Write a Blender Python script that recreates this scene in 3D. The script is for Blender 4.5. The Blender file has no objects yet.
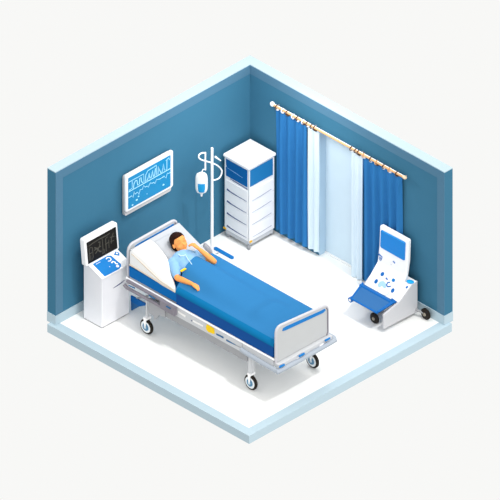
import bpy, math, random
from mathutils import Vector as V
random.seed(4)
SC = bpy.context.scene
COL = SC.collection
# ------------------------------------------------------------------ scale of the place
S = 78.0                                   # picture pixels per metre in the camera plane
SE = 0.555; CE = math.sqrt(1 - SE * SE)
K = S / math.sqrt(2); G = K * SE; ZK = S * CE
def on_y(px, py, y):                       # measured point on a plane of constant y
    x = (px - 250) / K - y
    return V((x, y, (217 + (x - y) * G - py) / ZK))
def on_x(px, py, x):
    y = (px - 250) / K - x
    return V((x, y, (217 + (x - y) * G - py) / ZK))

# ------------------------------------------------------------------ materials
def lin(rgb):
    return [c / 255 / 12.92 if c / 255 <= 0.04045 else ((c / 255 + 0.055) / 1.055) ** 2.4 for c in rgb]
MATS = {}
def mat(name, rgb, rough=0.6, spec=0.25, metal=0.0, emit=0.0, var=0.0, scale=6.0):
    if name in MATS: return MATS[name]
    m = bpy.data.materials.new(name); m.use_nodes = True
    nt = m.node_tree; b = nt.nodes['Principled BSDF']
    c = lin(rgb)
    b.inputs['Roughness'].default_value = rough
    b.inputs['Specular IOR Level'].default_value = spec
    b.inputs['Metallic'].default_value = metal
    n = nt.nodes.new('ShaderNodeTexNoise'); n.inputs['Scale'].default_value = scale
    tc = nt.nodes.new('ShaderNodeTexCoord'); nt.links.new(tc.outputs['Object'], n.inputs['Vector'])
    r = nt.nodes.new('ShaderNodeValToRGB')
    v = max(var, 0.01)
    r.color_ramp.elements[0].position = 0.3; r.color_ramp.elements[1].position = 0.7
    r.color_ramp.elements[0].color = [x * (1 - v) for x in c] + [1]
    r.color_ramp.elements[1].color = [min(1, x * (1 + v)) for x in c] + [1]
    nt.links.new(n.outputs['Fac'], r.inputs['Fac'])
    nt.links.new(r.outputs['Color'], b.inputs['Base Color'])
    if emit:
        nt.links.new(r.outputs['Color'], b.inputs['Emission Color'])
        b.inputs['Emission Strength'].default_value = emit
    MATS[name] = m
    return m
W_WALL = mat('wall paint blue', (60, 114, 142), 0.7, 0.1)
W_BAND = mat('wall band lighter blue', (81, 122, 148), 0.7, 0.1)
PALE = mat('pale blue trim', (178, 198, 208), 0.6, 0.1)
WHITEF = mat('white floor', (244, 244, 242), 0.6, 0.1)
WHITE = mat('white plastic', (244, 244, 245), 0.45, 0.2)
WHITE2 = mat('soft white linen', (241, 240, 238), 0.8, 0.1)
GREYW = mat('grey white sheet', (184, 187, 192), 0.8, 0.1)
LGREY = mat('light grey plastic', (200, 202, 205), 0.5, 0.2)
MGREY = mat('mid grey metal', (152, 153, 156), 0.45, 0.3)
DGREY = mat('mauve grey metal', (130, 125, 134), 0.45, 0.3)
SILV = mat('silver blue metal', (164, 173, 184), 0.35, 0.4)
BLACK = mat('black rubber', (29, 23, 18), 0.6, 0.2)
SCRK = mat('dark screen', (28, 25, 22), 0.35, 0.2)
SCRL = mat('grey trace', (85, 83, 76), 0.6, 0.1)
BLUE = mat('bright blue plastic', (10, 118, 192), 0.5, 0.2)
BLUEP = mat('deep blue plastic', (7, 99, 175), 0.5, 0.2)
TRAYB = mat('tray mid blue', (49, 104, 159), 0.5, 0.2)
SCRB = mat('lit blue screen', (10, 129, 181), 0.4, 0.2, emit=0.10)
TRACE = mat('pale trace', (169, 221, 240), 0.5, 0.1, emit=0.12)
NAVY = mat('navy', (28, 47, 107), 0.5, 0.2)
TEAL = mat('dark teal', (31, 95, 143), 0.5, 0.2)
MATT = mat('mattress blue', (6, 106, 180), 0.7, 0.1)
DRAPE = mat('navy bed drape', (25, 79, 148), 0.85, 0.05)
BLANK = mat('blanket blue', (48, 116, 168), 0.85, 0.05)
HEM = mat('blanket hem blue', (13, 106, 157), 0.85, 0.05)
BEIGE = mat('beige piping', (217, 205, 189), 0.8, 0.1)
YEL = mat('yellow label', (245, 203, 0), 0.5, 0.2)
YEL2 = mat('amber cap', (226, 174, 42), 0.5, 0.2)
WINDK = mat('deep blue glass', (15, 93, 160), 0.2, 0.4)
WINB = mat('blue cabinet panel', (34, 117, 174), 0.35, 0.3)
CURT = mat('blue curtain cloth', (48, 116, 175), 0.9, 0.05, var=0.02)
SHEER = mat('sheer pale cloth', (212, 228, 239), 0.9, 0.05)
JAMB = mat('pale blue reveal', (180, 205, 224), 0.7, 0.1)
PANE = mat('frosted pane', (205, 224, 236), 0.35, 0.2)
TAN = mat('tan wood', (217, 168, 119), 0.6, 0.2)
DBROWN = mat('dark brown ring', (90, 70, 54), 0.6, 0.2)
SKIN = mat('skin', (245, 159, 88), 0.6, 0.15)
SKIND = mat('skin crease', (217, 143, 76), 0.6, 0.1)
HAIR = mat('dark brown hair', (42, 19, 12), 0.75, 0.1)
GOWN = mat('light blue gown', (138, 181, 219), 0.85, 0.05)
GOWNL = mat('gown seam', (194, 224, 244), 0.85, 0.05)
FLUID = mat('blue fluid', (23, 149, 208), 0.3, 0.3)
BAG = mat('milky bag', (237, 240, 240), 0.35, 0.3)

# ------------------------------------------------------------------ mesh builder
OFF = {}                                   # world offset of every thing
class MB:
    def __init__(s): s.v = []; s.f = []; s.sm = []
    def add(s, vs, fs, smooth=False):
        o = len(s.v); s.v += [V(p) for p in vs]
        for f in fs: s.f.append([i + o for i in f]); s.sm.append(smooth)
        return s
    def box(s, x0, x1, y0, y1, z0, z1):
        return s.prism([(x0, y0, z0), (x1, y0, z0), (x1, y1, z0), (x0, y1, z0)], (0, 0, z1 - z0))
    def prism(s, poly, ext, top=None):
        p = [V(a) for a in poly]; e = V(ext); n = len(p)
        q = [a + e for a in p] if top is None else [V(a) for a in top]
        fs = [list(range(n))[::-1], list(range(n, 2 * n))]
        fs += [[i, (i + 1) % n, n + (i + 1) % n, n + i] for i in range(n)]
        return s.add(p + q, fs)
    def rings(s, rings, caps=True, closed=False):
        n = len(rings[0]); vs = [p for r in rings for p in r]; fs = []
        m = len(rings)
        for i in range(m if closed else m - 1):
            a = i * n; b = ((i + 1) % m) * n
            fs += [[a + j, a + (j + 1) % n, b + (j + 1) % n, b + j] for j in range(n)]
        if caps and not closed: fs += [list(range(n))[::-1], [(m - 1) * n + j for j in range(n)]]
        return s.add(vs, fs, True)
    def tube(s, pts, r, n=12, closed=False):
        pts = [V(p) for p in pts]; m = len(pts)
        rr = r if isinstance(r, (list, tuple)) else [r] * m
        up = None; out = []
        for i, p in enumerate(pts):
            if closed: t = pts[(i + 1) % m] - pts[i - 1]
            else: t = pts[min(i + 1, m - 1)] - pts[max(i - 1, 0)]
            t.normalize()
            if up is None:
                up = V((0, 0, 1)) if abs(t.z) < 0.9 else V((1, 0, 0))
            up = (up - t * up.dot(t)).normalized(); sd = t.cross(up)
            out.append([p + (up * math.cos(a) + sd * math.sin(a)) * rr[i] for a in [2 * math.pi * j / n for j in range(n)]])
        return s.rings(out, True, closed)
    def ell(s, c, ax, n=18, m=12):
        c = V(c); a, b, d = [V(k) for k in ax]; out = []
        for i in range(m + 1):
            t = math.pi * min(max(i / m, 0.004), 0.996)
            out.append([c + d * math.cos(t) + (a * math.cos(u) + b * math.sin(u)) * math.sin(t) for u in [2 * math.pi * j / n for j in range(n)]])
        return s.rings(out)
    def ball(s, c, r, n=16): return s.ell(c, ((r, 0, 0), (0, r, 0), (0, 0, -r)), n, n // 2 + 2)
    def cap(s, p, q, r1, r2, n=14):
        p = V(p); q = V(q); s.ball(p, r1, n); s.ball(q, r2, n)
        return s.tube([p, q], [r1, r2], n)
    def lathe(s, c, axis, prof, n=28):     # prof: (distance along axis, radius)
        c = V(c); t = V(axis).normalized()
        u = V((0, 0, 1)) if abs(t.z) < 0.9 else V((1, 0, 0)); u = (u - t * u.dot(t)).normalized(); w = t.cross(u)
        return s.rings([[c + t * d + (u * math.cos(a) + w * math.sin(a)) * max(r, 1e-4) for a in [2 * math.pi * j / n for j in range(n)]] for d, r in prof])
    def ribbon(s, P, pts, w, t=0.004):     # P = plane (origin, u, v); flat strip along a 2-D polyline
        O, U, W = P; N = U.cross(W).normalized()
        pts = [V((a, b)) for a, b in pts]; m = len(pts)
        ww = w if isinstance(w, (list, tuple)) else [w] * m
        L = []; R = []
        for i in range(m):
            d = pts[min(i + 1, m - 1)] - pts[max(i - 1, 0)]
            d = d.normalized() if d.length > 1e-9 else V((1, 0))
            nn = V((-d.y, d.x)) * ww[i] / 2
            L.append(pts[i] + nn); R.append(pts[i] - nn)
        for i in range(m - 1):
            q = [R[i], R[i + 1], L[i + 1], L[i]]
            s.prism([O + U * a.x + W * a.y for a in q], N * t)
        return s
    def poly(s, P, pts, t=0.004):
        O, U, W = P; N = U.cross(W).normalized()
        return s.prism([O + U * a + W * b for a, b in pts], N * t)
    def build(s, name, m, parent=None, bevel=0.0, seg=3, ang=40, sub=0, remesh=0.0, smooth=0, mats=None):
        off = OFF.get(parent.name, V((0, 0, 0))) if parent else None
        if off is None:
            xs = [p.x for p in s.v]; ys = [p.y for p in s.v]; zs = [p.z for p in s.v]
            off = V(((min(xs) + max(xs)) / 2, (min(ys) + max(ys)) / 2, min(zs)))
        me = bpy.data.meshes.new(name)
        me.from_pydata([p - off for p in s.v], [], s.f); me.update()
        import bmesh
        bm = bmesh.new(); bm.from_mesh(me); bmesh.ops.recalc_face_normals(bm, faces=bm.faces); bm.to_mesh(me); bm.free()
        me.polygons.foreach_set('use_smooth', [True] * len(me.polygons))
        try: me.set_sharp_from_angle(angle=math.radians(ang))
        except Exception: pass
        me.materials.append(m)
        o = bpy.data.objects.new(name, me); COL.objects.link(o)
        if parent: o.parent = parent; OFF[o.name] = off
        else: o.location = off; OFF[o.name] = off
        if bevel:
            b = o.modifiers.new('bevel', 'BEVEL'); b.width = bevel; b.segments = seg; b.limit_method = 'ANGLE'; b.angle_limit = math.radians(35); b.harden_normals = True
        if remesh:
            r = o.modifiers.new('remesh', 'REMESH'); r.mode = 'VOXEL'; r.voxel_size = remesh; r.use_smooth_shade = True
        if smooth:
            k = o.modifiers.new('smooth', 'SMOOTH'); k.factor = 0.5; k.iterations = smooth
        if sub:
            k = o.modifiers.new('sub', 'SUBSURF'); k.levels = sub; k.render_levels = sub
        return o
def tag(o, label, cat, group=None):
    o['label'] = label; o['category'] = cat
    if group: o['group'] = group
    return o
def thing(name, loc, label, cat, group=None):
    o = bpy.data.objects.new(name, None); COL.objects.link(o); o.location = loc; o.empty_display_size = 0.1
    OFF[o.name] = V(loc)
    return tag(o, label, cat, group)
def struct(o): o['kind'] = 'structure'; return o
def rrect(x0, x1, y0, y1, r, n=5):         # rounded rectangle, 2-D
    out = []
    for cx, cy, a0 in ((x1 - r, y0 + r, -90), (x1 - r, y1 - r, 0), (x0 + r, y1 - r, 90), (x0 + r, y0 + r, 180)):
        out += [(cx + r * math.cos(math.radians(a0 + 90 * k / n)), cy + r * math.sin(math.radians(a0 + 90 * k / n))) for k in range(n + 1)]
    return out
X, Y, Z = V((1, 0, 0)), V((0, 1, 0)), V((0, 0, 1))

# ================================================================== THE SETTING
H = 2.342; T = 0.147; E = 3.527
# floor slab: white top, pale blue rim along the two open edges
struct(MB().box(-0.089, 3.435, -3.455, 0.09, -0.123, 0).build('floor', WHITEF))
struct(MB().prism([(-0.089, -3.586, -0.123), (3.57, -3.586, -0.123), (3.435, -3.455, -0.123), (-0.089, -3.455, -0.123)], (0, 0, 0.123)).build('trim_1', PALE))
struct(MB().prism([(3.57, -3.586, -0.123), (3.57, 0.09, -0.123), (3.435, 0.09, -0.123), (3.435, -3.455, -0.123)], (0, 0, 0.123)).build('trim_2', PALE))
BB = 0.142
struct(MB().box(-T, 0, -E, T, 0, H).build('wall_left', W_WALL))
wr = MB(); OX0, OX1, OZ = 1.25, 2.02, 1.93
wr.box(0, OX0, 0, T, 0, H); wr.box(OX1, E, 0, T, 0, H); wr.box(OX0, OX1, 0, T, OZ, H)
wr = struct(wr.build('wall_right', W_WALL))
# light caps on the wall tops
struct(MB().prism([(-T, -E, H), (0, -E, H), (0, 0, H), (-T, T, H)], (0, 0, 0.012)).build('trim_3', PALE))
struct(MB().prism([(-T, T, H), (0, 0, H), (E, 0, H), (E, T, H)], (0, 0, 0.012)).build('trim_4', PALE))
# lighter painted bands round the inner faces
b = 0.128; q = 0.006
struct(MB().prism([(0, -E, 0.15), (0, -E, H), (0, 0, H), (0, 0, H - b), (0, -E + b, H - b), (0, -E + b, 0.15)], (q, 0, 0)).build('trim_5', W_BAND))
struct(MB().prism([(E, 0, 0.0), (E, 0, H), (0, 0, H), (0, 0, H - b), (E - b, 0, H - b), (E - b, 0, 0.08)], (0, -q, 0)).build('trim_6', W_BAND))
# baseboards, wrapping the free wall ends
bl = MB().box(0, 0.010, -E - 0.008, -1.3, 0, BB); bl.box(-T, 0, -E - 0.008, -E, 0, BB)
struct(bl.build('baseboard_left', PALE))
br = MB().box(2.95, E + 0.008, -0.010, 0, 0, BB); br.box(E, E + 0.008, 0, T, 0, BB)
struct(br.build('baseboard_right', PALE))
# floor-length window in the right wall
wn = MB().box(OX0, OX1, 0.115, 0.14, 0.02, OZ)
w1 = struct(wn.build('window_1', PANE))
fr = MB().box(OX0, OX0 + 0.012, 0.002, 0.114, 0.0, OZ)
fr.box(OX1 - 0.012, OX1, 0.002, 0.114, 0.0, OZ)
struct(fr.build('window_reveal', JAMB, w1))
struct(MB().box(OX0 + 0.012, OX1 - 0.012, 0.0905, 0.147, -0.02, 0.019).build('threshold', WHITEF, w1))

# ================================================================== WALL MONITOR
D = 0.085
ym0, ym1, zm0, zm1 = -2.340, -1.478, 1.185, 1.775
t = thing('wall_monitor', (0, (ym0 + ym1) / 2, zm0), 'white framed wall screen showing pale heartbeat traces on blue, hung on the left wall', 'monitor')
P0 = (V((0.02, ym0, zm0)), Y, Z); wd = ym1 - ym0; hg = zm1 - zm0
MB().poly((V((0.015, ym0 + .02, zm0 + .0)), Y, Z), rrect(-.01, wd - .03, -.05, hg - .03, .03), .045).build('housing', mat('warm grey back', (201, 198, 198)), t, .004)
fm = MB().poly((V((0.055, ym0, zm0)), Y, Z), rrect(0, wd, 0.022, hg, .035), .03).build('frame', WHITE, t, .006)
MB().box(0.0, 0.016, -2.05, -1.77, 1.35, 1.6).build('wall_bracket', MGREY, t)
PS = (V((D, ym0 + .045, zm0 + .055)), Y, Z); sw, sh = wd - .095, hg - .11
sc = MB().poly(PS, rrect(0, sw, 0, sh, .012), .004).build('screen', SCRB, t)
PT = (V((D + .004, ym0 + .045, zm0 + .055)), Y, Z)
tr = MB()
def zig(pts, w=.008): tr.ribbon(PT, [(a * sw, b * sh) for a, b in pts], w, .002)
zig([(0, .56), (1, .57)], .011)
zig([(.0, .86), (.04, .87), (.36, .87), (.37, .60)], .009)
zig([(.01, .60), (.09, .62), (.09, .84)], .009)
zig([(.12, .58), (.13, .72), (.17, .80), (.20, .79), (.22, .62), (.26, .62), (.27, .8), (.30, .8), (.31, .66), (.35, .6)], .012)
zig([(.40, .59), (.41, .80), (.46, .90), (.66, .92), (.67, .6)], .010)
zig([(.43, .6), (.46, .64), (.49, .80), (.51, .62), (.54, .62), (.57, .82), (.59, .62), (.62, .6), (.64, .84)], .013)
zig([(.70, .60), (.71, .86), (.74, .70), (.77, .6), (.80, .62), (.83, .84), (.85, .62)], .010)
zig([(.88, .60), (.91, .62), (.91, .92), (.88, .90), (.96, .94), (.97, .86)], .010)
zig([(0, .37), (.08, .38), (.11, .30), (.14, .48), (.15, .38), (.22, .39), (.25, .30), (.28, .43), (.33, .40), (.36, .50), (.40, .42), (.44, .42), (.47, .36), (.52, .47), (.56, .42), (.60, .42), (.63, .36), (.66, .46), (.74, .42), (.85, .43), (.89, .34), (.92, .48), (.95, .44), (1, .45)], .009)
for cx, cy, r in ((.24, .24, .013), (.20, .16, .016), (.10, .07, .014), (.83, .17, .015), (.44, .17, .007)):
    tr.poly(PT, [(cx * sw + r * 1.2 * math.cos(k), cy * sh + r * .8 * math.sin(k)) for k in [i * math.pi / 4 for i in range(8)]], .002)
tr.build('heartbeat_traces', TRACE, sc)

# ================================================================== KIOSK (left machine)
kx0, kx1, ky0, ky1 = 0.15, 0.488, -3.17, -2.67
t = thing('monitor_kiosk', (0.32, -2.92, 0), 'tall white medical kiosk with black screen and blue touch pad beside the bed head', 'medical machine')
zc0, zc1 = 0.765, 0.90
MB().prism([(kx0, ky0, .012), (kx1, ky0, .012), (kx1, ky0, zc0), (kx0, ky0, zc1)], (0, ky1 - ky0, 0)).build('body', mat('kiosk white', (234, 234, 238), .5, .2), t, .012)
MB().prism([(kx0 - .01, ky0 - .012, zc1 + .006), (kx1 + .012, ky0 - .012, zc0 - .002), (kx1 + .012, ky0 - .012, zc0 + .02), (kx0 - .01, ky0 - .012, zc1 + .028)], (0, ky1 - ky0 + .024, 0)).build('console', WHITE, t, .008)
# display head: leaning slab
dl = V((0.265, -3.232, 0.875)); du = V((0, 1, 0)); dv = V((-0.10, 0, 1)).normalized(); dn = du.cross(dv)
DW, DH = 0.60, 0.40
MB().poly((dl - dn * .085, du, dv), rrect(0, DW, 0, DH, .03), .085).build('display_head', WHITE, t, .012)
PD = (dl, du, dv)
s1 = MB().poly(PD, rrect(.035, DW - .035, .03, DH - .055, .008), .004).build('screen', SCRK, t)
PD2 = (dl + dn * .004, du, dv)
g = MB()
def gz(pts, w=.008): g.ribbon(PD2, [(.035 + a * .53, .03 + b * .315) for a, b in pts], w, .002)
gz([(.06, .80), (.22, .84), (.42, .86), (.62, .84), (.78, .86)], .012)
gz([(.05, .14), (.06, .40), (.06, .62), (.10, .70), (.17, .66), (.18, .20), (.14, .12)], .010)
gz([(.05, .42), (.15, .44)], .010); gz([(.09, .10), (.10, .34)], .008)
gz([(.24, .60), (.32, .50), (.40, .30), (.46, .26)], .018); gz([(.26, .30), (.34, .40), (.42, .56), (.44, .72), (.38, .74)], .014)
gz([(.22, .48), (.46, .50)], .012); gz([(.50, .10), (.52, .34), (.52, .80)], .010)
gz([(.48, .14), (.56, .12), (.55, .30)], .010)
gz([(.62, .14), (.63, .72), (.70, .76)], .012); gz([(.60, .46), (.74, .50)], .012)
gz([(.72, .22), (.73, .60)], .010); gz([(.78, .66), (.92, .62)], .012); gz([(.80, .36), (.82, .58), (.90, .80)], .012); gz([(.78, .46), (.90, .44)], .010)
g.build('screen_trace', SCRL, s1)
# touch pad, on the sloping console
cu = V((0, 1, 0)); cn = V((zc1 - zc0, 0, kx1 - kx0)).normalized(); cd = cu.cross(cn)   # cd: down-slope is +x
cv = -cd if cd.x > 0 else cd
PC = (V((kx1 + .012, ky0, zc0 + .0205)) + cv * 0.0, cu, cv)      # origin at the front left corner, v goes up the slope
def cpt(a, b2): return (a, b2)
pad = MB().poly(PC, [(.045, .008), (.30, .003), (.35, .02), (.375, .05), (.355, .225), (.31, .245), (.045, .243)], .006).build('touch_pad', BLUE, t)
PC2 = (PC[0] + cn * .006, cu, cv)
for pts_, ws_ in (([(0.255, 0.212), (0.285, 0.222), (0.315, 0.207), (0.315, 0.177), (0.285, 0.162), (0.255, 0.172)], .014), ([(0.275, 0.127), (0.310, 0.137), (0.325, 0.112), (0.315, 0.092), (0.340, 0.072)], .018),
                  ([(0.205, 0.092), (0.215, 0.097)], .008), ([(0.075, 0.217), (0.155, 0.217)], .005)):
    MB().ribbon(PC2, pts_, ws_, .002).build('pad_symbol', WHITE2, pad)
MB().poly(PC2, [(.310 + .022 * math.cos(k), .047 + .022 * math.sin(k)) for k in [i * math.pi / 4 for i in range(8)]], .002).build('pad_symbol', WHITE2, pad)
bt = MB().poly(PC, [(.40, .215), (.455, .165), (.485, .20), (.455, .245)], .007).build('triangle_button', BLUE, t)
MB().poly((PC[0] + cn * .007, cu, cv), [(.43, .21), (.452, .19), (.462, .205), (.45, .225)], .002).build('button_symbol', WHITE2, bt)
MB().ribbon((V((kx1 + .0005, ky0, 0)), Y, Z), [(.20, .535), (.28, .540), (.36, .550), (.405, .562)], [.004, .012, .012, .004], .003).build('card_slot', NAVY, t)
MB().box(kx0 + .01, kx1 - .008, ky0 + .01, ky1 - .01, .004, .02).build('base_plate', MGREY, t)
for a, b2 in ((kx1 - .03, ky0 + .03), (kx1 - .03, ky1 - .03), (kx0 + .03, ky0 + .03), (kx0 + .03, ky1 - .03)):
    MB().lathe((a, b2, 0), Z, [(0, .018), (.014, .02)], 16).build('foot', NAVY if a > .3 else BLACK, t)

# ================================================================== CABINET
cx0, cx1, cy0, cy1 = 0.085, 0.530, -0.550, -0.085
t = thing('storage_cabinet', ((cx0 + cx1) / 2, (cy0 + cy1) / 2, 0), 'tall white wheeled cabinet with blue glazed top, in the corner of the room', 'cabinet')
MB().box(cx0, cx1, cy0, cy1, .12, 1.24).build('body', WHITE, t, .008)
MB().box(cx0 - .01, cx1 + .022, cy0 - .022, cy1 + .015, 1.24, 1.285).build('top_panel', WHITE, t, .018, 4)
MB().box(cx0 + .012, cx1 - .012, cy0 + .012, cy1 - .012, .055, .12).build('plinth', LGREY, t, .004)
MB().box(cx1 - .006, cx1 + .006, cy0 - .006, cy0 + .006, .12, 1.24).build('corner_post', LGREY, t, .002)
PY = (V((cx0, cy0, 0)), X, Z); PYN = X.cross(Z)   # normal faces -Y
cw = cx1 - cx0
wi = MB().poly(PY, [(.035, .96), (.42, .955), (.42, 1.215), (.035, 1.215), (.035, 1.13), (.05, 1.105), (.035, 1.09)], .006).build('glazed_door', WINDK, t)
PY2 = (PY[0] + PYN * .006, X, Z)
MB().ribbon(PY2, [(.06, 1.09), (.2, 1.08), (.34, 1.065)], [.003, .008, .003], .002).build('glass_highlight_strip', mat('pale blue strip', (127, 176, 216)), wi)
MB().ribbon(PY, [(.11, .94), (.42, .925)], [.012, .016], .004).build('door_handle', mat('slate', (90, 102, 144)), t)
for k, z0 in enumerate((.165, .360, .545, .725)):
    dr = MB().poly(PY, rrect(.022, cw - .022, z0, z0 + (.185 if k == 0 else .17), .01), .007).build('drawer', WHITE, t)
    MB().ribbon(PY2, [(.055, z0 + .034), (.12, z0 + .022), (.26, z0 + .014), (.41, z0 + .012)], [.026, .017, .011, .004], .004).build('handle', mat('slate navy', (69, 80, 126)), dr)
PX = (V((cx1, cy0, 0)), Y, Z); ch = cy1 - cy0
MB().poly(PX, [(.02, .965), (.43, .965), (.43, 1.215), (.02, 1.215)], .006).build('side_glass', WINB, t)
PX2 = (PX[0] + X * .006, Y, Z)
for k, z0 in enumerate((.165, .360, .545, .725)):
    dr = MB().poly(PX, rrect(.022, ch - .022, z0, z0 + (.185 if k == 0 else .17), .01), .007).build('side_panel', WHITE, t)
    MB().ribbon(PX2, [(.05, z0 + .012), (.22, z0 + .016), (.40, z0 + .030)], [.004, .010, .007], .004).build('finger_groove', mat('soft grey', (169, 171, 186)), dr)
def castor(par, x, y, r, w, m1=MGREY, axis=Y, top=None, zc=None):
    zc = r if zc is None else zc
    wh = MB().lathe((x, y, zc), axis, [(-w / 2, r * .8), (-w / 2 + .004, r), (w / 2 - .004, r), (w / 2, r * .8)], 24).build('castor', m1, par)
    return wh
for x, y in ((cx1 - .01, cy0 + .005), (cx0 + .05, cy0 + .03), (cx1 - .05, cy1 - .02), (cx0 + .05, cy1 - .05)):
    wheel_ = castor(t, x, y, .03, .026)
    MB().tube([(x, y, .035), (x, y, .075)], .010).build('castor_stem', MGREY, wheel_)
MB().box(cx1 - .004, cx1 + .016, cy0 + .01, cy0 + .05, .105, .132).build('amber_catch', YEL2, t, .006)
MB().box(cx0 - .012, cx0 + .034, cy0 - .012, cy0 + .004, .125, .15).build('amber_catch', YEL2, t, .006)

# ================================================================== IV STAND
px_, py_ = 0.309, -0.998
t = thing('iv_stand', (px_, py_, 0), 'slim white drip stand with curled hooks between bed and cabinet', 'drip stand')
def iv(a, c): return on_x(a, c, px_)
ztop = iv(212, 148.5).z
MB().cap((px_, py_, .05), (px_, py_, ztop), .021, .018).build('pole', WHITE, t)
ba = MB()
for k in range(5):
    a = math.radians(20 + 72 * k); ba.tube([(px_, py_, .055), (px_ + .09 * math.cos(a), py_ + .06 * math.sin(a), .04), (px_ + .10 * math.cos(a), py_ + .10 * math.sin(a), .022)], [.014, .012, .010])
ba.lathe((px_, py_, .03), Z, [(0, .03), (.05, .026)], 18)
bo = ba.build('base', WHITE, t)
for k in range(5):
    a = math.radians(20 + 72 * k); MB().lathe((px_ + .10 * math.cos(a), py_ + .10 * math.sin(a) - .008, .018), Y, [(0, .018), (.016, .018)], 16).build('castor', LGREY, t)
def smooth_path(pts, n=6):
    P = [V(p) for p in pts]; out = []
    for i in range(len(P) - 1):
        p0, p1, p2, p3 = P[max(i - 1, 0)], P[i], P[i + 1], P[min(i + 2, len(P) - 1)]
        for k in range(n):
            u = k / n
            out.append(.5 * ((2 * p1) + (p2 - p0) * u + (2 * p0 - 5 * p1 + 4 * p2 - p3) * u * u + (3 * p1 - p0 - 3 * p2 + p3) * u ** 3))
    return out + [P[-1]]
MB().tube(smooth_path([iv(205.3, 153), iv(202, 153), iv(199, 155), iv(199, 158), (iv(202, 160)), iv(206, 161.2), iv(212, 163), iv(217, 165.3), iv(221, 169), iv(221.8, 172.5), iv(220, 177), iv(217, 179.3), iv(213, 180.2)]), .010).build('curved_hook', WHITE, t)
MB().tube(smooth_path([iv(205.3, 152.5), iv(205.2, 161), iv(205.3, 170)]), .012).build('hanger_arm', WHITE, t)
MB().cap(iv(215.5, 157), iv(220.5, 160.5), .015, .008).build('hook_tip', WHITE, t)
# drip bag (hangs from the stand)
def bagp(a, c): return on_x(a, c, px_)
t = thing('drip_bag', tuple(bagp(201.5, 195)), 'white drip bag half full of blue fluid hanging from the drip stand', 'drip bag')
bc = bagp(201.5, 182.8)
Wd = (X + Y).normalized(); Nd = (X - Y).normalized()
def bag_mesh(rw, rz, th, zlo=-1, zhi=1, seg=14):
    m = MB(); out = []
    for i in range(seg + 1):
        tz = zlo + (zhi - zlo) * i / seg
        k = max(1 - abs(tz) ** 4, 0.02) ** .35
        out.append([bc + (Wd * (rw * k * (abs(math.sin(a)) ** .7) * (1 if math.sin(a) > 0 else -1)) + Nd * (th * k * math.cos(a)) + Z * (rz * tz)) for a in [2 * math.pi * j / 20 for j in range(20)]])
    m.rings(out); return m
bag_mesh(.080, .165, .034).build('bag', BAG, t, 0)
bag_mesh(.063, .155, .040, -.86, .02, 10).build('fluid', FLUID, t)
MB().tube([bc - Z * .16, bc - Z * .205], [.018, .012]).build('port', WHITE, t)
MB().tube(smooth_path([bc + Z * .155, bc + Z * .19 + Y * .03, iv(205.3, 170) + Z * .006]), .006).build('hanging_loop', WHITE, t)
# blue bar on the floor
o = MB().poly((V((.19, -.862, .0)), X, Y), rrect(0, .345, 0, .05, .0249, 6), .022).build('floor_bar', BLUE, None, .006)
tag(o, 'narrow rounded blue bar lying on the white floor near the drip stand', 'bar')

# ================================================================== CURTAINS
ry = -0.080
A = on_y(273.5, 105.5, ry); B2 = on_y(403.5, 176.5, ry)
zr = (A.z + B2.z) / 2 
t = thing('curtain_rod', ((A.x + B2.x) / 2, 0, zr), 'tan curtain rod with white end knob across the top of the window', 'curtain rod')
MB().tube([(A.x, ry, zr), (B2.x, ry, zr)], .016).build('rod', TAN, t)
MB().tube([(A.x, ry + .008, zr + .013), (B2.x, ry + .008, zr + .013)], .007).build('rod_highlight_strip', WHITE, t)  # highlight along the rod's top, modelled as a thin white strip
MB().ell((A.x - .02, ry, zr + .005), ((.035, 0, 0), (0, .03, 0), (0, 0, -.035))).build('finial', WHITE, t)
MB().ell((B2.x + .02, ry, zr + .005), ((.035, 0, 0), (0, .025, 0), (0, 0, -.025))).build('finial', mat('pale tan', (235, 207, 174)), t)
for xx in (A.x + .02, 1.20, 2.05, B2.x - .02):
    MB().tube([(xx, ry, zr - .004), (xx, 0, zr - .03)], .010).build('bracket', MGREY, t)
def curtain(name, x0, x1, yc, amp, folds, m, label, group, zb=.012, zt=None, ph=0, ringm=(WHITE,), pinch=.0, nring=6, th=.010):
    zt = zt or zr - .045
    t = thing(name, ((x0 + x1) / 2, yc, zb), label, 'curtain', group)
    m_ = MB(); N = folds * 14; rows = 14; rings = []
    for r in range(rows + 1):
        u = r / rows; z = zt + (zb - zt) * u
        a = amp * (.55 + .45 * min(1, u * 3)); fr_ = []; bk = []
        for i in range(N + 1):
            s_ = i / N
            x = x0 + (x1 - x0) * s_ + pinch * (1 - u) * (.5 - s_)
            w = math.sin(2 * math.pi * folds * s_ + ph + .35 * math.sin(3 * u + 5 * s_))
            w = math.copysign(abs(w) ** .8, w)
            zz = z + (.010 * math.sin(2 * math.pi * nring * s_) if r == 0 else 0)
            fr_.append(V((x, yc + a * w - th / 2, zz))); bk.append(V((x, yc + a * w + th / 2, zz)))
        rings.append(fr_ + bk[::-1])
    m_.rings(rings)
    m_.build('cloth', m, t, ang=75)
    for i in range(nring):
        x = x0 + (x1 - x0) * (i + .5) / nring
        R = .027; rg = [(x + (.008 if i % 2 else -.006), ry + R * math.cos(k), zr - .006 + R * math.sin(k)) for k in [j * math.pi / 8 for j in range(16)]]
        mm = ringm[i % len(ringm)]
        MB().tube(rg, .007, 8, True).build('ring', mm, t)
        MB().tube([(x, ry, zr - .03), (x, (ry + yc) / 2, zr - .04), (x, yc, zt - .004)], [.020, .024, .012]).build('hook_clip', WHITE if i % 3 != 2 else DBROWN, t)
curtain('window_curtain', .525, 1.082, -.050, .030, 4, CURT, 'blue floor-length curtain at the left of the window, beside the tall cabinet', 'blue window curtains', ringm=(DBROWN, WHITE), nring=6, zb=.075)
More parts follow.
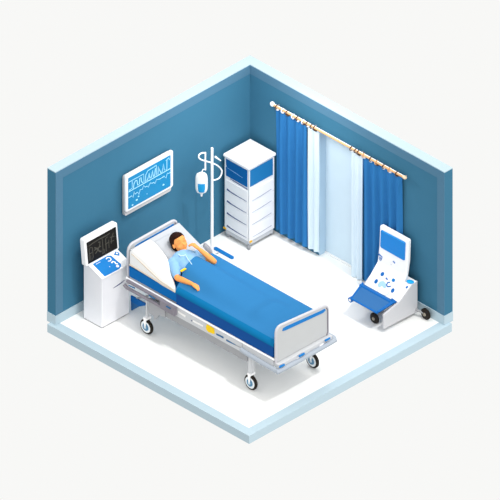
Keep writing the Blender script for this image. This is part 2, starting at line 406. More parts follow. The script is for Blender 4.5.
curtain('window_curtain', 2.085, 2.790, -.042, .027, 5, CURT, 'blue floor-length curtain at the right of the window, behind the wheeled screen machine', 'blue window curtains', ringm=(TAN, DBROWN), nring=6, ph=1)
curtain('sheer_curtain', 1.086, 1.290, -.040, .016, 2, SHEER, 'narrow pale sheer curtain against the left blue curtain', 'sheer window curtains', ringm=(DBROWN,), nring=3, ph=2.6, zb=.07)
curtain('sheer_curtain', 1.890, 2.082, -.040, .016, 2, SHEER, 'narrow pale sheer curtain against the right blue curtain', 'sheer window curtains', ringm=(DBROWN,), nring=3, ph=3.4)

# ================================================================== RIGHT MACHINE
mx0, mx1, tx1 = 2.475, 3.12, 3.045
t = thing('diagnostic_machine', (2.76, -.33, 0), 'low white wheeled machine with upright blue screen and blue front tray, under the right curtain', 'medical machine')
yf = -.69
LG2 = mat('machine side grey', (193, 193, 196), .5, .2)
MB().prism([(mx0, -.45, .07), (mx0, -.085, .07), (mx0, -.085, .52), (mx0, -.19, .50), (mx0, -.42, .34), (mx0, -.45, .30)], (mx1 - .03 - mx0, 0, 0)).build('body', LG2, t, .014)
MB().prism([(mx1 - .03, yf, .07), (mx1 - .03, -.08, .05), (mx1 - .03, -.08, .525), (mx1 - .03, -.19, .505), (mx1 - .03, -.42, .345), (mx1 - .03, yf, .285)], (.03, 0, 0)).build('side_cover', LG2, t, .006)
MB().prism([(mx0 + .01, -.09, .515), (mx1 - .008, -.09, .515), (mx1 - .008, -.185, .50), (mx0 + .01, -.185, .50)], (0, 0, .012)).build('deck', WHITE, t, .004)
MB().prism([(mx1 - .13, -.42, .345), (mx1 - .008, -.42, .345), (mx1 - .008, -.19, .505), (mx1 - .13, -.19, .505)], (0, 0, .010)).build('side_deck', WHITE, t, .003)
# console + upright panel as one bent slab
prof = [(-.465, .30), (-.19, .585), (-.160, .80), (-.145, 1.12)]
thk = .075
back = [(-.40, .30), (-.135, .56), (-.092, .80), (-.078, 1.12)]
bx0, bx1 = mx0 + .02, 3.01
pp = [(bx0, y, z) for y, z in prof] + [(bx0, y, z) for y, z in back[::-1]]
panel = MB().prism(pp, (bx1 - bx0, 0, 0)).build('screen_panel', WHITE, t, .022, 4)
# blue screen on the upper panel
def pl(i, j):                              # plane on the panel between two profile points
    a = V((bx0, prof[i][0], prof[i][1])); c = V((bx0, prof[j][0], prof[j][1])); v = (c - a).normalized(); return (a + X.cross(v) * .0005, X, v), (c - a).length
(PU, lu) = pl(2, 3)
PUs = PU
s2 = MB().poly(PUs, [(.05, .005), (.455, .0), (.475, .015), (.475, .272), (.46, .280), (.045, .270), (.03, .25), (.03, .025)], .006).build('screen', mat('screen azure', (3, 125, 205), .4, .2, emit=.05), t)
MB().ribbon((PUs[0] + X.cross(PUs[2]) * .006, X, PUs[2]), [(.05, .262), (.46, .268)], .010, .002).build('screen_edge_light', mat('cyan edge', (37, 166, 236)), s2)
(PM, lm) = pl(1, 2)
em = MB().poly(PM, [(.02, .125), (.085, .10), (.08, .07), (.065, .035), (.035, .045), (.03, .085), (.015, .10)], .004).build('blue_emblem', BLUEP, t)
PM2 = (PM[0] + X.cross(PM[2]) * .004, X, PM[2])
MB().ribbon(PM2, [(.03, .097), (.075, .083)], .008, .002).ribbon(PM2, [(.045, .07), (.055, .05), (.068, .068)], .006, .002).build('emblem_mark', WHITE2, em)
MB().ribbon(PM, [(.275, .125), (.31, .11)], .016, .004).build('blue_mark', BLUEP, t)
MB().ribbon(PM, [(.235, .065), (.255, .065)], .010, .004).build('grey_mark', LGREY, t)
# dials on the sloping console
(PL, ll) = pl(0, 1)
def disc(a, b2, r, m, name, e=1.0):
    MB().poly(PL, [(a + r * math.cos(k), b2 + r * e * math.sin(k)) for k in [i * math.pi / 8 for i in range(16)]], .006).build(name, m, t)
disc(.175, .285, .026, BLUEP, 'button', 1.1); disc(.145, .165, .024, BLUEP, 'button', 1.3); disc(.375, .285, .026, BLUE, 'button', .9)
disc(.445, .165, .024, BLUEP, 'button', 1.3)
MB().ribbon(PL, [(.25, .265), (.29, .255)], .018, .005).build('slider', BLUEP, t)
MB().ribbon(PL, [(.385, .20), (.345, .175), (.315, .19), (.315, .225), (.345, .24)], .016, .005).build('ring_mark', BLUEP, t)
MB().poly(PL, [(.19, .14), (.20, .185), (.24, .215), (.29, .205), (.33, .16), (.31, .135), (.26, .15), (.235, .115), (.21, .12)], .004).build('pale_dial', mat('powder blue', (163, 203, 232)), t)
MB().ribbon(PL, [(.20, .10), (.225, .075), (.25, .07)], .010, .003).build('faint_arc', mat('faint blue grey', (203, 214, 228)), t)
MB().ribbon(PL, [(.40, .14), (.41, .10), (.385, .07), (.35, .06)], .014, .003).build('faint_arc', mat('faint blue grey', (203, 214, 228)), t)
# teardrop knob and small dot on the side deck
dk = V((mx1 - .055, -.20, .50))
MB().ell((3.07, -.165, .530), ((.050, .02, .0), (-.02, .035, .0), (0, 0, -.012))).build('cyan_knob', mat('cyan', (20, 160, 226)), t)
MB().ell((3.08, -.235, .480), ((.018, .0, .0), (0, .020, .012), (0, 0, -.010))).build('small_button', BLUEP, t)
# tray with rolled ends
ty0, ty1 = -.735, -.425
tf = 2.585
tp = MB().prism([(tf, ty0, .292), (tx1 - .01, ty0, .292), (tx1 - .01, ty1, .320), (mx0 + .0, ty1, .320)], (0, 0, .026)).build('tray', TRAYB, t, .006)
MB().tube([(tf - .01, ty0, .304), (tx1, ty0, .304)], .015).build('front_roll', BLUEP, tp)
MB().tube([(mx0 - .005, ty1 - .045, .335), (tx1 + .01, ty1 - .045, .335)], .022).build('back_roll', BLUEP, tp)
MB().tube([(tf - .01, ty0 + .01, .310), (mx0 - .005, ty1, .345)], .015).build('side_roll', BLUEP, tp)
sr = MB().tube([(tx1 - .005, ty0 + .01, .310), (tx1, ty1 - .05, .335), (tx1, ty1 - .01, .355)], [.015, .024, .044]).build('side_roll', BLUEP, tp)
cr = MB().lathe((tf - .02, ty0 - .02, .285), Y, [(0, .036), (.05, .036)], 22).build('curled_end', BLUEP, tp)
MB().lathe((tf - .02, ty0 - .0205, .285), -Y, [(0, .019), (.003, .019)], 18).build('curl_centre', WHITE2, cr)
def mwheel(x, y, r, w=.045):
    wh = MB().lathe((x, y, r), Y, [(-w / 2, r * .55), (-w / 2 + .004, r * .86), (-w / 2 + .014, r), (w / 2 - .012, r), (w / 2, r * .8)], 28).build('wheel', BLACK, t)
    MB().lathe((x, y - w / 2, r), -Y, [(-.002, r * .34), (.010, r * .28), (.016, r * .1)], 18).build('hub', mat('hub grey', (139, 132, 120)), wh)
mwheel(2.86, -.60, .075); mwheel(2.60, -.36, .055, .04)
mwheel(3.26, -.075, .08); mwheel(2.60, -.15, .055, .04)
MB().tube([(3.08, -.12, .10), (3.25, -.08, .085)], .016).build('axle_arm', MGREY, t)
MB().tube([(2.86, -.44, .12), (2.86, -.585, .078)], .014).build('axle_arm', MGREY, t)

# ================================================================== BED
bx, by = 1.95, -2.36
yn, yfar = -2.83, -1.91                   # near and far mattress sides
xh, xf = .615, 3.31
bed = thing('hospital_bed', (bx, by, 0), 'grey and white wheeled hospital bed with blue-striped end boards in the middle of the room', 'bed')
def board(name, x, z0, z1, ya, yb, side, drop=0.0):
    P = (V((x, ya, 0)), Y, Z); w = yb - ya
    tz = lambda a, c: c - (drop * a / w if c > (z0 + z1) / 2 else 0)
    pts = [(0, z0), (w, z0), (w, z1 - .09), (w - .012, z1 - .04), (w - .045, z1 - .01), (w - .08, z1), (.08, z1), (.045, z1 - .01), (.012, z1 - .04), (0, z1 - .09)]
    bd = MB().poly((P[0] - X * .015, Y, Z), [(a, tz(a, c)) for a, c in pts], .03).build(name, mat('board panel', (189, 191, 192), .5, .2), bed, .006)
    path = [(x, ya + a, tz(a, c)) for a, c in [(0, z0 - .02), (0, z1 - .09), (.012, z1 - .04), (.045, z1 - .01), (.08, z1), (w - .08, z1), (w - .045, z1 - .01), (w - .012, z1 - .04), (w, z1 - .09), (w, z0 - .02)]]
    MB().tube(path, .019).build('tube_frame', mat('board tube', (196, 195, 200), .4, .3), bd)
    s_ = (.017 if side > 0 else .016)
    MB().poly((V((x + .0155, ya, 0)), Y, Z), [(a, tz(a, c)) for a, c in [(.10, z1 - .085), (.16, z1 - .095), (w - .10, z1 - .085), (w - .055, z1 - .06), (w - .075, z1 - .035), (w - .14, z1 - .04), (.16, z1 - .04), (.11, z1 - .05)]], .006).build('blue_stripe', BLUE, bd)
    MB().tube([(x + .018, yb - .045, z1 - .03 - drop), (x + .018, yb - .022, z1 - .06 - drop), (x + .018, yb - .018, z0 + .05), (x + .018, yb - .035, z0 + .005)], .008).build('dark_grip_line', DGREY, bd)
    return bd
board('headboard', xh - .02, .60, 1.165, yn + .025, yfar - .02, -1)
board('footboard', xf, .66, 1.20, yn - .01, yfar + .01, 1, .085)
# deck frame
MB().box(xh, xf - .02, yn + .03, yfar - .03, .655, .712).build('mattress_deck', LGREY, bed, .006)
MB().tube([(xh, yn - .03, .705), (xf - .01, yn - .03, .705)], .014).build('upper_rail', WHITE, bed)
MB().tube([(xh, yfar + .02, .705), (xf - .01, yfar + .02, .705)], .014).build('upper_rail', WHITE, bed)
sp = MB().box(1.47, xf - .03, yn - .035, yn - .012, .545, .690).build('side_panel', LGREY, bed, .005)
PP = (V((0, yn - .035, 0)), X, Z)
def onp(px, py): p = on_y(px, py, yn - .035); return (p.x, p.z)
MB().ribbon(PP, [onp(178, 311.5), onp(185.5, 316.5)], .028, .004).build('white_slot', WHITE2, sp)
MB().ribbon(PP, [onp(193, 320.8), onp(203, 326)], .024, .004).build('white_slot', WHITE2, sp)
MB().poly(PP, [onp(206.5, 329.2), onp(206.3, 325.5), onp(207.5, 324.2), onp(214.3, 328.6), onp(214.8, 333.4), onp(213.5, 333.8), onp(208.5, 331.6)], .008).build('yellow_label', YEL, sp, .002)
MB().ribbon(PP, [onp(216.5, 334), onp(223.5, 337.5)], .022, .005).build('dark_blue_slot', TEAL, sp)
MB().ribbon(PP, [onp(226.5, 340), onp(231, 342.5), onp(236, 345)], [.022, .016, .004], .005).build('dark_blue_slot', TEAL, sp)
MB().ribbon(PP, [onp(226, 333.5), onp(242.5, 343.2), onp(242.5, 348.3), onp(232, 343.3)], .007, .004).build('seam', MGREY, sp)
MB().ribbon(PP, [onp(191.5, 320.4), onp(192.2, 320.8)], .014, .006).build('dark_rivet', NAVY, sp)
MB().box(1.28, 2.80, yn - .028, yn + .03, .435, .545).build('lower_rail', MGREY, bed, .006)
MB().box(1.18, 2.95, yfar - .06, yfar - .005, .435, .545).build('lower_rail', MGREY, bed, .006)
MB().box(1.36, 1.46, yn + .03, yfar - .06, .45, .53).build('cross_member', MGREY, bed, .006)
MB().box(2.60, 2.70, yn + .03, yfar - .06, .45, .53).build('cross_member', MGREY, bed, .006)
for xx in (1.50, 2.50):
    for yy in (yn + .12, yfar - .14):
        MB().box(xx - .03, xx + .03, yy - .02, yy + .02, .52, .66).build('lift_post', LGREY, bed, .004)
# folded-down grab rail at the head end, two bars and an end plate
gr = MB().tube([(.665, yn - .055, .690), (1.30, yn - .055, .690), (1.50, yn - .055, .665)], .024).build('lowered_side_rail', DGREY, bed)
MB().tube([(.625, yn - .075, .622), (.68, yn - .075, .598), (1.50, yn - .075, .598)], .023).build('lower_bar', DGREY, gr)
MB().box(1.28, 1.55, yn - .092, yn - .04, .575, .705).build('end_plate', DGREY, gr, .006)
for a, c in (((129, 285.5), (134.5, 288)), ((149.5, 295.5), (154.5, 298.8)), ((166.5, 306.3), (170, 308.5))):
    p = on_y(*a, yn - .098); q_ = on_y(*c, yn - .098)
    MB().cap(p, q_, .009, .009).build('blue_mark', TEAL, gr)
# head end bracket
MB().prism([(x, yn - .045, z) for x, z in [(1.03, .36), (1.03, .58), (1.33, .58), (1.33, .43), (1.22, .42), (1.14, .30), (1.12, .36)]], (0, .04, 0)).build('head_bracket', mat('bracket grey', (160, 161, 165), .45, .3), bed, .004)
MB().tube([(1.0, yn + .02, .53), (1.0, yfar - .04, .53)], .022).build('axle_tube', MGREY, bed)
MB().box(1.0, 1.36, yn + .02, yn + .06, .50, .57).build('head_beam', MGREY, bed, .004)
MB().box(1.0, 1.36, yfar - .09, yfar - .05, .50, .57).build('head_beam', MGREY, bed, .004)
# blue pedal guard under the head end
MB().prism([on_y(130.5, 296, -2.60), on_y(147, 305.3, -2.60), on_y(139, 306.8, -2.60), on_y(131, 311, -2.60)], (0, .03, 0)).build('blue_guard', TRAYB, bed, .003)
MB().prism([on_y(130.5, 295.6, -2.61), on_y(147.5, 305.3, -2.61), on_y(139, 306.4, -2.61), on_y(130.5, 301, -2.61)], (0, .02, 0)).build('blue_guard_top', BLUEP, bed, .003)
MB().tube([(1.0, -2.60, .53), on_y(134, 299, -2.59), on_y(140, 303, -2.59)], .012).build('guard_arm', MGREY, bed)
# bumper round the foot end
bz = .585
MB().tube(smooth_path([(2.72, yn - .045, bz + .02), (2.82, yn - .05, bz + .005), (3.30, yn - .05, bz - .012), (3.365, yn - .04, bz - .012), (3.39, yn + .02, bz - .012), (3.39, yfar - .02, bz - .012), (3.38, yfar + .05, bz), (3.34, yfar + .075, bz), (3.22, yfar + .075, bz), ], 5), .034).build('foot_bumper', SILV, bed)
MB().box(xf - .06, 3.375, yn - .02, yfar + .03, .60, .655).build('foot_beam', LGREY, bed, .008)
for a, c in (((280, 366.8), (284, 364.8)), ((299.5, 356.2), (304, 353.6)), ((325.5, 340.5), (329.5, 338.3))):
    MB().cap(on_x(*a, 3.40), on_x(*c, 3.40), .014, .014, 8).build('blue_marker', BLUE, bed)
MB().tube([(3.36, yn + .3, .60), (3.40, yn + .42, .585), (3.40, yfar - .25, .585), (3.36, yfar - .12, .60)], .016).build('push_handle', WHITE, bed)
# wheels
def bed_wheel(x, y, htop, w_leg=.0325, fork=WHITE, r=.108):
    w = .05
    wh = MB().lathe((x, y, r), Y, [(-w / 2 + .006, r * .70), (-w / 2, r * .80), (-w / 2 + .004, r * .92), (-w / 2 + .014, r), (w / 2 - .014, r), (w / 2 - .004, r * .92), (w / 2, r * .80), (w / 2 - .006, r * .7)], 36).build('castor', BLACK, bed)
    MB().lathe((x, y, r), Y, [(-w / 2 + .000, r * .40), (-w / 2 + .002, r * .77), (w / 2 - .002, r * .77), (w / 2, r * .4)], 30).build('rim', mat('rim pale', (226, 232, 236), .4, .3), wh)
    MB().lathe((x, y - w / 2 - .002, r), -Y, [(-.004, r * .50), (.002, r * .48), (.006, r * .44)], 24).build('hub', mat('hub blue', (75, 126, 160), .4, .3), wh)
    MB().lathe((x, y - w / 2 - .008, r), -Y, [(-.004, r * .20), (.006, r * .17)], 16).build('hub_cap', mat('hub pale', (199, 214, 223), .4, .3), wh)
    s = -1
    fk = MB(); 
    for yy in (y - w / 2 - .014, y + w / 2 + .014):
        fk.prism([(x - .022, yy - .005, r * 2 + .03), (x + .03, yy - .005, r * 2 + .03), (x + .014, yy - .005, r * 1.15), (x - .008, yy - .005, r * 1.15)], (0, .010, 0))
    fk.box(x - .026, x + .034, y - w / 2 - .02, y + w / 2 + .02, r * 2 + .012, r * 2 + .045)
    fk.build('fork', fork, wh, .003)
    MB().box(x - w_leg + .003, x + w_leg + .003, y - w_leg, y + w_leg, r * 2 + .045, htop).build('leg', LGREY, bed, .008)
bed_wheel(2.82, -2.80, .56); bed_wheel(.965, -2.835, .52, w_leg=.014); bed_wheel(3.02, -1.885, .60); bed_wheel(1.0, -1.95, .52)
MB().box(2.74, 2.90, yn + .0, yn + .06, .53, .66).build('leg_mount', LGREY, bed, .006)
MB().box(2.92, 3.12, yfar - .03, yfar + .03, .56, .66).build('leg_mount', LGREY, bed, .006)
# raised head section (wedge) under grey-white sheet
def wz(x): return 1.115 - (x - .62) * .40
MB().prism([(xh + .012, yn + .03, .875), (1.24, yn + .03, .875), (1.20, yn + .03, .89), (xh + .012, yn + .03, wz(xh) )], (0, yfar - .005 - yn - .03, 0)).build('raised_backrest', GREYW, bed, .012)
# far-side grab handle
hp = [(1.045, .70), (1.035, .90), (1.05, .965), (1.08, .985), (1.14, .975), (1.175, .94), (1.19, .85), (1.195, .70)]
gh = MB().tube(smooth_path([(a, yfar + .035, c) for a, c in hp], 4), .012).build('grab_handle', mat('handle grey', (201, 200, 204), .4, .3), bed)
MB().prism([(a, yfar + .028, c) for a, c in hp], (0, .014, 0)).build('handle_panel', WHITE, gh)

# mattress
o = MB().box(xh + .015, xf - .03, yn, yfar, .713, .873).build('mattress', MATT, None, .018, 3)
tag(o, 'blue mattress lying on the hospital bed frame, bare side showing at the head end', 'mattress')

# white draped pillow on the near side of the head section
def grid_solid(name, mt, nu, nv, top, bot, parent=None, **kw):
    m = MB(); vt = [[top(i / nu, j / nv) for j in range(nv + 1)] for i in range(nu + 1)]
    vb = [[bot(i / nu, j / nv) for j in range(nv + 1)] for i in range(nu + 1)]
    vs = [p for r in vt for p in r] + [p for r in vb for p in r]; n = (nu + 1) * (nv + 1); w = nv + 1
    fs = []
    for i in range(nu):
        for j in range(nv):
            a = i * w + j; fs.append([a, a + 1, a + w + 1, a + w]); fs.append([n + a, n + a + w, n + a + w + 1, n + a + 1])
    rim = [i * w for i in range(nu + 1)] + [nu * w + j for j in range(1, nv + 1)] + [i * w + nv for i in range(nu - 1, -1, -1)] + [j for j in range(nv - 1, 0, -1)]
    for k in range(len(rim)):
        a, c = rim[k], rim[(k + 1) % len(rim)]; fs.append([a, c, n + c, n + a])
    m.add(vs, fs, True)
    return m.build(name, mt, parent, ang=kw.pop('ang', 60), **kw)
def pil_xy(u, v):
    # v = 0 near side, 1 far side; u = 0 head, 1 foot
    xe = 1.50 - .37 * v - .10 * v * v
    return .655 + (xe - .655) * u, yn - .004 + (.37 - .03 * u) * v
def surf(x): return max(wz(x), .875) if x < 1.24 else .875
def ptop(u, v):
    x, y = pil_xy(u, v)
    eu = min(1, (min(u, 1 - u)) / .16); ev = min(1, (1 - v) / .30); en = min(1, v / .14)
    k = (1 - (1 - eu) ** 2) ** .5 if eu < 1 else 1
    k2 = (1 - (1 - ev) ** 2) ** .5 if ev < 1 else 1
    k3 = .55 + .45 * ((1 - (1 - en) ** 2) ** .5 if en < 1 else 1)
    base = surf(x)
    return V((x, y, base + .012 + (.070 + .060 * math.sin(math.pi * u)) * k * k2 * k3))
def pbot(u, v):
    x, y = pil_xy(u, v)
    z = surf(x) + .004
    if v < .2: z = max(.877, .880 + .02 * (1 - u)) + (z - .88) * (v / .2)
    return V((x, y, min(z, surf(x) + .004)))
pw = thing('pillow', (1.05, -2.66, .878), 'big white pillow draped over the near side of the bed head', 'pillow')
grid_solid('cover', WHITE2, 24, 14, ptop, pbot, pw)
def ns(u, dz): x, y = pil_xy(u, 0); a = ptop(u, 0); b_ = pbot(u, 0); return V((x, y - .002, b_.z + (a.z - b_.z) * dz))
MB().tube([ns(i / 20, .07) for i in range(21)], .011, 8).build('hem', BEIGE, pw)
MB().tube([V((p.x, p.y - .002, p.z)) for p in [ns(.04 + .9 * i / 20, .85 - .35 * (i / 20)) for i in range(21)]], .006, 8).build('piping', BEIGE, pw)
MB().tube([ns(.14 + .78 * i / 20, .78 - .45 * (i / 20)) for i in range(21)], .005, 8).build('piping', BEIGE, pw)
# flat pillow under the head
def ftop(u, v):
    x = .70 + .37 * u; y = -2.47 + .42 * v
    e = min(1, min(u, 1 - u) / .25, min(v, 1 - v) / .25); k = (1 - (1 - e) ** 2) ** .5
    return V((x, y, wz(x) + .014 + .045 * k - .015 * math.exp(-((u - .55) ** 2 + (v - .5) ** 2) / .06)))
def fbot(u, v):
    x = .70 + .37 * u; y = -2.47 + .42 * v; return V((x, y, wz(x) + .006))
o = grid_solid('head_pillow', GREYW, 16, 16, ftop, fbot)
tag(o, "flat pale grey pillow right under the lying person's head", 'pillow')

# ------------------------------------------------------------------ person
per = thing('person', (1.7, -2.4, .88), 'dark-haired person in a light blue gown lying in bed, one hand near the chin', 'person')
hc = V((.985, -2.265, 1.135))
f = V((.76, -.20, .60)); u_ = V((-.55, .02, .80)).normalized(); f = (f - u_ * f.dot(u_)).normalized(); s_ = f.cross(u_).normalized()
def hd(a, b_, c): return hc + s_ * a + f * b_ + u_ * c      # side, forward, up
bm_ = MB()
bm_.ell(hd(0, -.010, .030), (s_ * .092, f * .105, u_ * -.100), 24, 16)     # skull
bm_.ell(hd(0, .012, -.035), (s_ * .074, f * .082, u_ * -.090), 24, 16)     # face
bm_.ell(hd(0, .050, -.100), (s_ * .038, f * .034, u_ * -.030), 16, 10)     # chin
bm_.cap(hd(0, .088, -.005), hd(0, .106, -.035), .009, .014, 10)            # nose
for sg in (-1, 1):
    bm_.ell(hd(sg * .090, -.008, -.012), (s_ * .014, f * .020, u_ * -.032), 12, 8)
    bm_.ell(hd(sg * .046, .052, -.040), (s_ * .028, f * .028, u_ * -.028), 12, 8)
neck = hd(0, -.02, -.10); chest = V((1.20, -2.365, 1.015)); 
bm_.cap(neck, V((1.10, -2.32, 1.03)), .052, .060)
shn, shf = V((1.115, -2.505, 1.005)), V((1.235, -2.195, 1.02))
wst, hip = V((1.43, -2.435, .982)), V((1.66, -2.42, .970))
def torso(m, g_):
    m.cap(shn, shf, .058 + g_, .058 + g_)
    m.ell(chest, (V((.15, -.02, -.03)), V((.06, .165, .01)) * (1 + g_ * 2), V((0, 0, -.098 - g_)))); m.ell((chest + wst) / 2, (V((.16, 0, 0)), V((0, .150 + g_, 0)), V((0, 0, -.095 - g_))))
    m.ell(wst, (V((.16, 0, 0)), V((0, .142 + g_, 0)), V((0, 0, -.084 - g_)))); m.ell(hip, (V((.15, 0, 0)), V((0, .162 + g_, 0)), V((0, 0, -.074 - g_))))
torso(bm_, 0)
eln, wrn = V((1.385, -2.700, .985)), V((1.640, -2.690, 1.012))
elf, wrf = V((1.500, -2.150, 1.035)), V((1.300, -2.215, 1.160))
def limb(m, pts):                           # tapered chain
    for (p, r1), (q, r2) in zip(pts[:-1], pts[1:]): m.cap(p, q, r1, r2)
limb(bm_, [(shn, .050), ((shn + eln) / 2, .044), (eln, .038)])
limb(bm_, [(eln, .038), (eln.lerp(wrn, .3), .040), (wrn, .026)])
limb(bm_, [(shf, .050), ((shf + elf) / 2, .043), (elf, .037)])
limb(bm_, [(elf, .037), (elf.lerp(wrf, .3), .040), (wrf, .026)])
# legs below the blanket
for dy in (-.085, .085):
    limb(bm_, [(V((1.70, -2.41 + dy, .955)), .066), (V((2.12, -2.39 + dy, .942)), .056), (V((2.24, -2.39 + dy, .946)), .052), (V((2.60, -2.38 + dy, .925)), .034)])
    limb(bm_, [(V((2.60, -2.38 + dy, .922)), .036), (V((2.70, -2.38 + dy * 1.7, .945)), .034), (V((2.76, -2.38 + dy * 2.1, .955)), .022)])
def hand(wr, d, pn, curl, L=.085, sc_=1.0, thumb=1):
    d = d.normalized(); pn = (pn - d * pn.dot(d)).normalized(); sd = d.cross(pn)
    ke = []
    for k, (o_, l) in enumerate(((-.030, .060), (-.010, .070), (.010, .066), (.029, .052))):
        base = wr + d * .030 * sc_ + sd * o_ * .55 * sc_; kn = wr + d * L * sc_ + sd * o_ * sc_
        limb(bm_, [(base, .016 * sc_), (kn, .013 * sc_)])
        p = kn; dd = d.copy()
        for j, fr_ in enumerate((.42, .32, .26)):
            a = curl * (j + 1); dd = (d * math.cos(a) + pn * math.sin(a) + sd * (o_ * 2.0)).normalized()
            q_ = p + dd * l * fr_ * sc_; limb(bm_, [(p, (.0100 - .001 * j) * sc_), (q_, (.0092 - .001 * j) * sc_)]); p = q_
    t0 = wr + d * .025 * sc_ - sd * .022 * thumb * sc_; t1 = t0 + (d * .030 - sd * .022 * thumb + pn * .012) * sc_; t2 = t1 + (d * .028 - sd * .004 * thumb + pn * .010) * sc_
    limb(bm_, [(t0, .015 * sc_), (t1, .012 * sc_), (t2, .009 * sc_)])
    bm_.ell(wr + d * .045 * sc_, (d * .045 * sc_, sd * .036 * sc_, pn * -.017 * sc_), 14, 8)
hand(wrn, V((.98, .05, -.10)), V((0, 0, -1)), .22, thumb=-1, sc_=.95)
hand(wrf, V((-.66, -.28, .46)), V((-.4, -.5, -.7)), .50, sc_=1.1, thumb=1)
bm_.build('body', SKIN, per, remesh=.0058, smooth=5)
for sg in (-1, 1):
    MB().tube([hd(sg * .050, .083, .010), hd(sg * .036, .0915, .006), hd(sg * .020, .091, .010)], .0028, 6).build('closed_eye', SKIND, per)
    MB().tube([hd(sg * .056, .078, .036), hd(sg * .038, .090, .041), hd(sg * .020, .091, .038)], .0030, 6).build('eyebrow', SKIND, per)
MB().tube([hd(-.020, .088, -.070), hd(0, .0935, -.073), hd(.020, .088, -.070)], .0030, 6).build('mouth', SKIND, per)
# hair
hm = MB()
hm.ell(hd(0, -.030, .045), (s_ * .103, f * .108, u_ * -.105), 28, 18)
hm.ell(hd(-.045, -.045, -.010), (s_ * .058, f * .060, u_ * -.085), 20, 14)
hm.ell(hd(.045, -.050, -.010), (s_ * .058, f * .055, u_ * -.080), 20, 14)
hm.ell(hd(.01, .030, .100), (s_ * .078, f * .062, u_ * -.040), 20, 12)
hm.ell(hd(0, -.070, -.03), (s_ * .07, f * .05, u_ * -.08), 20, 12)
hm.build('hair', HAIR, per, remesh=.007, smooth=4)
# gown
gm = MB(); torso(gm, .016)
limb(gm, [(shn, .066), ((shn + eln) / 2, .060), (shn.lerp(eln, .80), .056)])
limb(gm, [(shf, .066), (shf.lerp(elf, .45), .060)])
gm.cap(V((1.115, -2.33, 1.035)), V((1.13, -2.335, 1.03)), .064, .068)
gw = gm.build('gown', GOWN, per, remesh=.008, smooth=5)
def chestz(x, y):
    return 1.131 - .10 * abs(y + 2.36 + .25 * (x - 1.2)) - max(0, x - 1.25) * .13
def cp(px, py, z):
    a = (px - 250) / K; b_ = (py - 217 + z * ZK) / G
    return V(((a + b_) / 2, (a - b_) / 2, z))
MB().tube([cp(185, 254.5, 1.118), cp(187.5, 258.5, 1.128), cp(192, 264.5, 1.110)], .0055, 8).build('front_seam', GOWNL, gw)
MB().tube([cp(177.5, 253.5, 1.10), cp(180.5, 256, 1.122), cp(184.5, 255.5, 1.115)], .009, 8).build('collar', GOWNL, gw)
tgp = cp(183.2, 269.6, 1.105)
MB().box(tgp.x - .012, tgp.x + .014, tgp.y - .045, tgp.y + .045, tgp.z - .014, tgp.z + .004).build('name_tag', YEL, gw, .003)

# ------------------------------------------------------------------ blanket
def body_y(x): return -2.43 + .02 * (x - 1.4)
def bump(x, y):
    d = abs(y - body_y(x))
    hx = .158 if x < 1.55 else (.158 - .068 * min(1, (x - 1.55) / .5))
    if x > 2.05: hx = .09 - .035 * min(1, (x - 2.05) / .5)
    if x > 2.55: hx = .05 + .045 * math.exp(-((x - 2.74) / .12) ** 2)
    if x > 2.85: hx *= max(0, 1 - (x - 2.85) / .3)
    wd_ = .235 if x < 1.9 else .24
    return hx * math.exp(-(d / wd_) ** 4 * .9)
yb0, yb1 = yn - .018, yfar + .012
def bl_xy(u, v):
    xs = 1.500 - .42 * v + .17 * v * v
    return xs + (xf - .034 - xs) * u, yb0 + (yb1 - yb0) * v
def btop(u, v):
    x, y = bl_xy(u, v)
    dist = min(y - yb0, yb1 - y); k = min(1, dist / .075); rnd = (1 - (1 - k) ** 2) ** .5
    z = .892 + .062 * rnd + bump(x, y) * min(1, dist / .14)
    return V((x, y, z))
def bbot(u, v):
    x, y = bl_xy(u, v)
    dist = min(y - yb0, yb1 - y)
    z = .8755 if dist > .02 else .8755
    return V((x, y, z + bump(x, y) * min(1, dist / .14) * .9))
bk = thing('blanket', (2.35, -2.36, .875), 'bright blue blanket with darker blue side drape covering the lying person', 'blanket')
grid_solid('top_cover', BLANK, 60, 34, btop, bbot, bk)
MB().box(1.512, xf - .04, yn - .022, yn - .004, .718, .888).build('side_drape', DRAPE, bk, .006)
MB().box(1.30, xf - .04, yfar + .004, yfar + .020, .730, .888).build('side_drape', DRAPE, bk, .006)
hb = MB(); ny = 30
hb.rings([[V((x, yn - .030, .888)), V((x, yn - .031, .905)), V((x, yn - .012, .931)), V((x, yn + .012, .9465)), V((x, yn + .034, .9545)), V((x, yn + .030, .945)), V((x, yn - .012, .90))] for x in [1.505 + (xf - .036 - 1.505) * i / 40 for i in range(41)]])
hb.build('hem', HEM, bk)

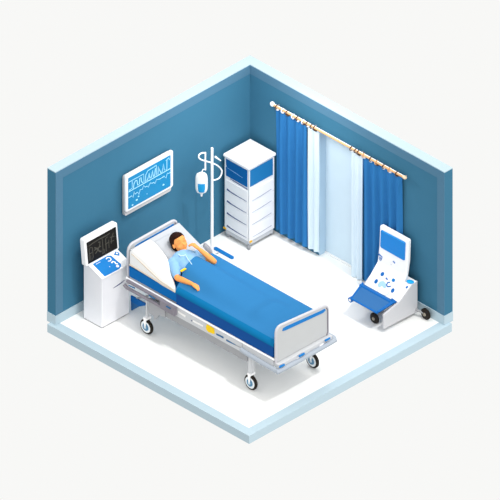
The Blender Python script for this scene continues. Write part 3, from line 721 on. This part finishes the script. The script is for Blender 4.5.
# ================================================================== LIGHT, WORLD, CAMERA
w = bpy.data.worlds.new('daylight studio'); SC.world = w; w.use_nodes = True
nt = w.node_tree; bg = nt.nodes['Background']
tc = nt.nodes.new('ShaderNodeTexCoord'); sx = nt.nodes.new('ShaderNodeSeparateXYZ'); nt.links.new(tc.outputs['Generated'], sx.inputs[0])
def math_node(op, a, b_, clamp=False):
    n = nt.nodes.new('ShaderNodeMath'); n.operation = op; n.use_clamp = clamp
    for i, v in enumerate((a, b_)):
        if isinstance(v, (int, float)): n.inputs[i].default_value = v
        else: nt.links.new(v, n.inputs[i])
    return n.outputs[0]
A0, GX, GY, GZ = 0.98, -0.02, 0.24, 0.35      # soft directional studio sky: brighter from +X and behind the corner
def term(out, k): return math_node('MULTIPLY', out, k)
val = math_node('ADD', math_node('ADD', term(sx.outputs['X'], GX), term(sx.outputs['Y'], GY)), math_node('ADD', term(sx.outputs['Z'], GZ), A0))
cmb = nt.nodes.new('ShaderNodeCombineColor')
nt.links.new(val, cmb.inputs[0]); nt.links.new(val, cmb.inputs[1]); nt.links.new(math_node('MULTIPLY', val, 0.985), cmb.inputs[2])
nt.links.new(cmb.outputs[0], bg.inputs['Color']); bg.inputs['Strength'].default_value = 1.0

ld = bpy.data.lights.new('sun', 'SUN'); ld.energy = 1.2; ld.angle = math.radians(3); ld.color = (1, .99, .97)
lo = bpy.data.objects.new('sun', ld); COL.objects.link(lo); lo.location = (3, -2, 6)
lo.rotation_euler = V((0.45, -0.03, 1.0)).to_track_quat('Z', 'Y').to_euler()

ld = bpy.data.lights.new('added_fill_sun', 'SUN'); ld.energy = 0.7; ld.angle = math.radians(45); ld.color = (1, 1, 1)  # added second sun, a weak broad fill for the faces turned to the camera
lo = bpy.data.objects.new('added_fill_sun', ld); COL.objects.link(lo); lo.location = (6, -6, 5)
lo.rotation_euler = V((0.66, -0.56, 0.5)).to_track_quat('Z', 'Y').to_euler()
ld = bpy.data.lights.new('corner_fill', 'AREA'); ld.shape = 'DISK'; ld.size = 0.7; ld.energy = 28  # added fill light overhead to lift the back corner; stands for no fixture
lo = bpy.data.objects.new('corner_fill', ld); COL.objects.link(lo); lo.location = (1.30, -1.00, 3.0)

cd_ = bpy.data.cameras.new('camera'); cd_.type = 'ORTHO'; cd_.ortho_scale = 500 / S; cd_.clip_end = 100
co = bpy.data.objects.new('camera', cd_); COL.objects.link(co)
r2 = 1 / math.sqrt(2); c0 = (250 - 217) / G / 2
dirv = V((CE * r2, -CE * r2, SE))
co.location = V((c0, -c0, 0)) + dirv * 14
co.rotation_euler = dirv.to_track_quat('Z', 'Y').to_euler()
SC.camera = co
SC.view_settings.view_transform = 'Standard'; SC.view_settings.look = 'None'
SC.view_settings.gamma = 1; SC.view_settings.exposure = 0; SC.view_settings.use_curve_mapping = False
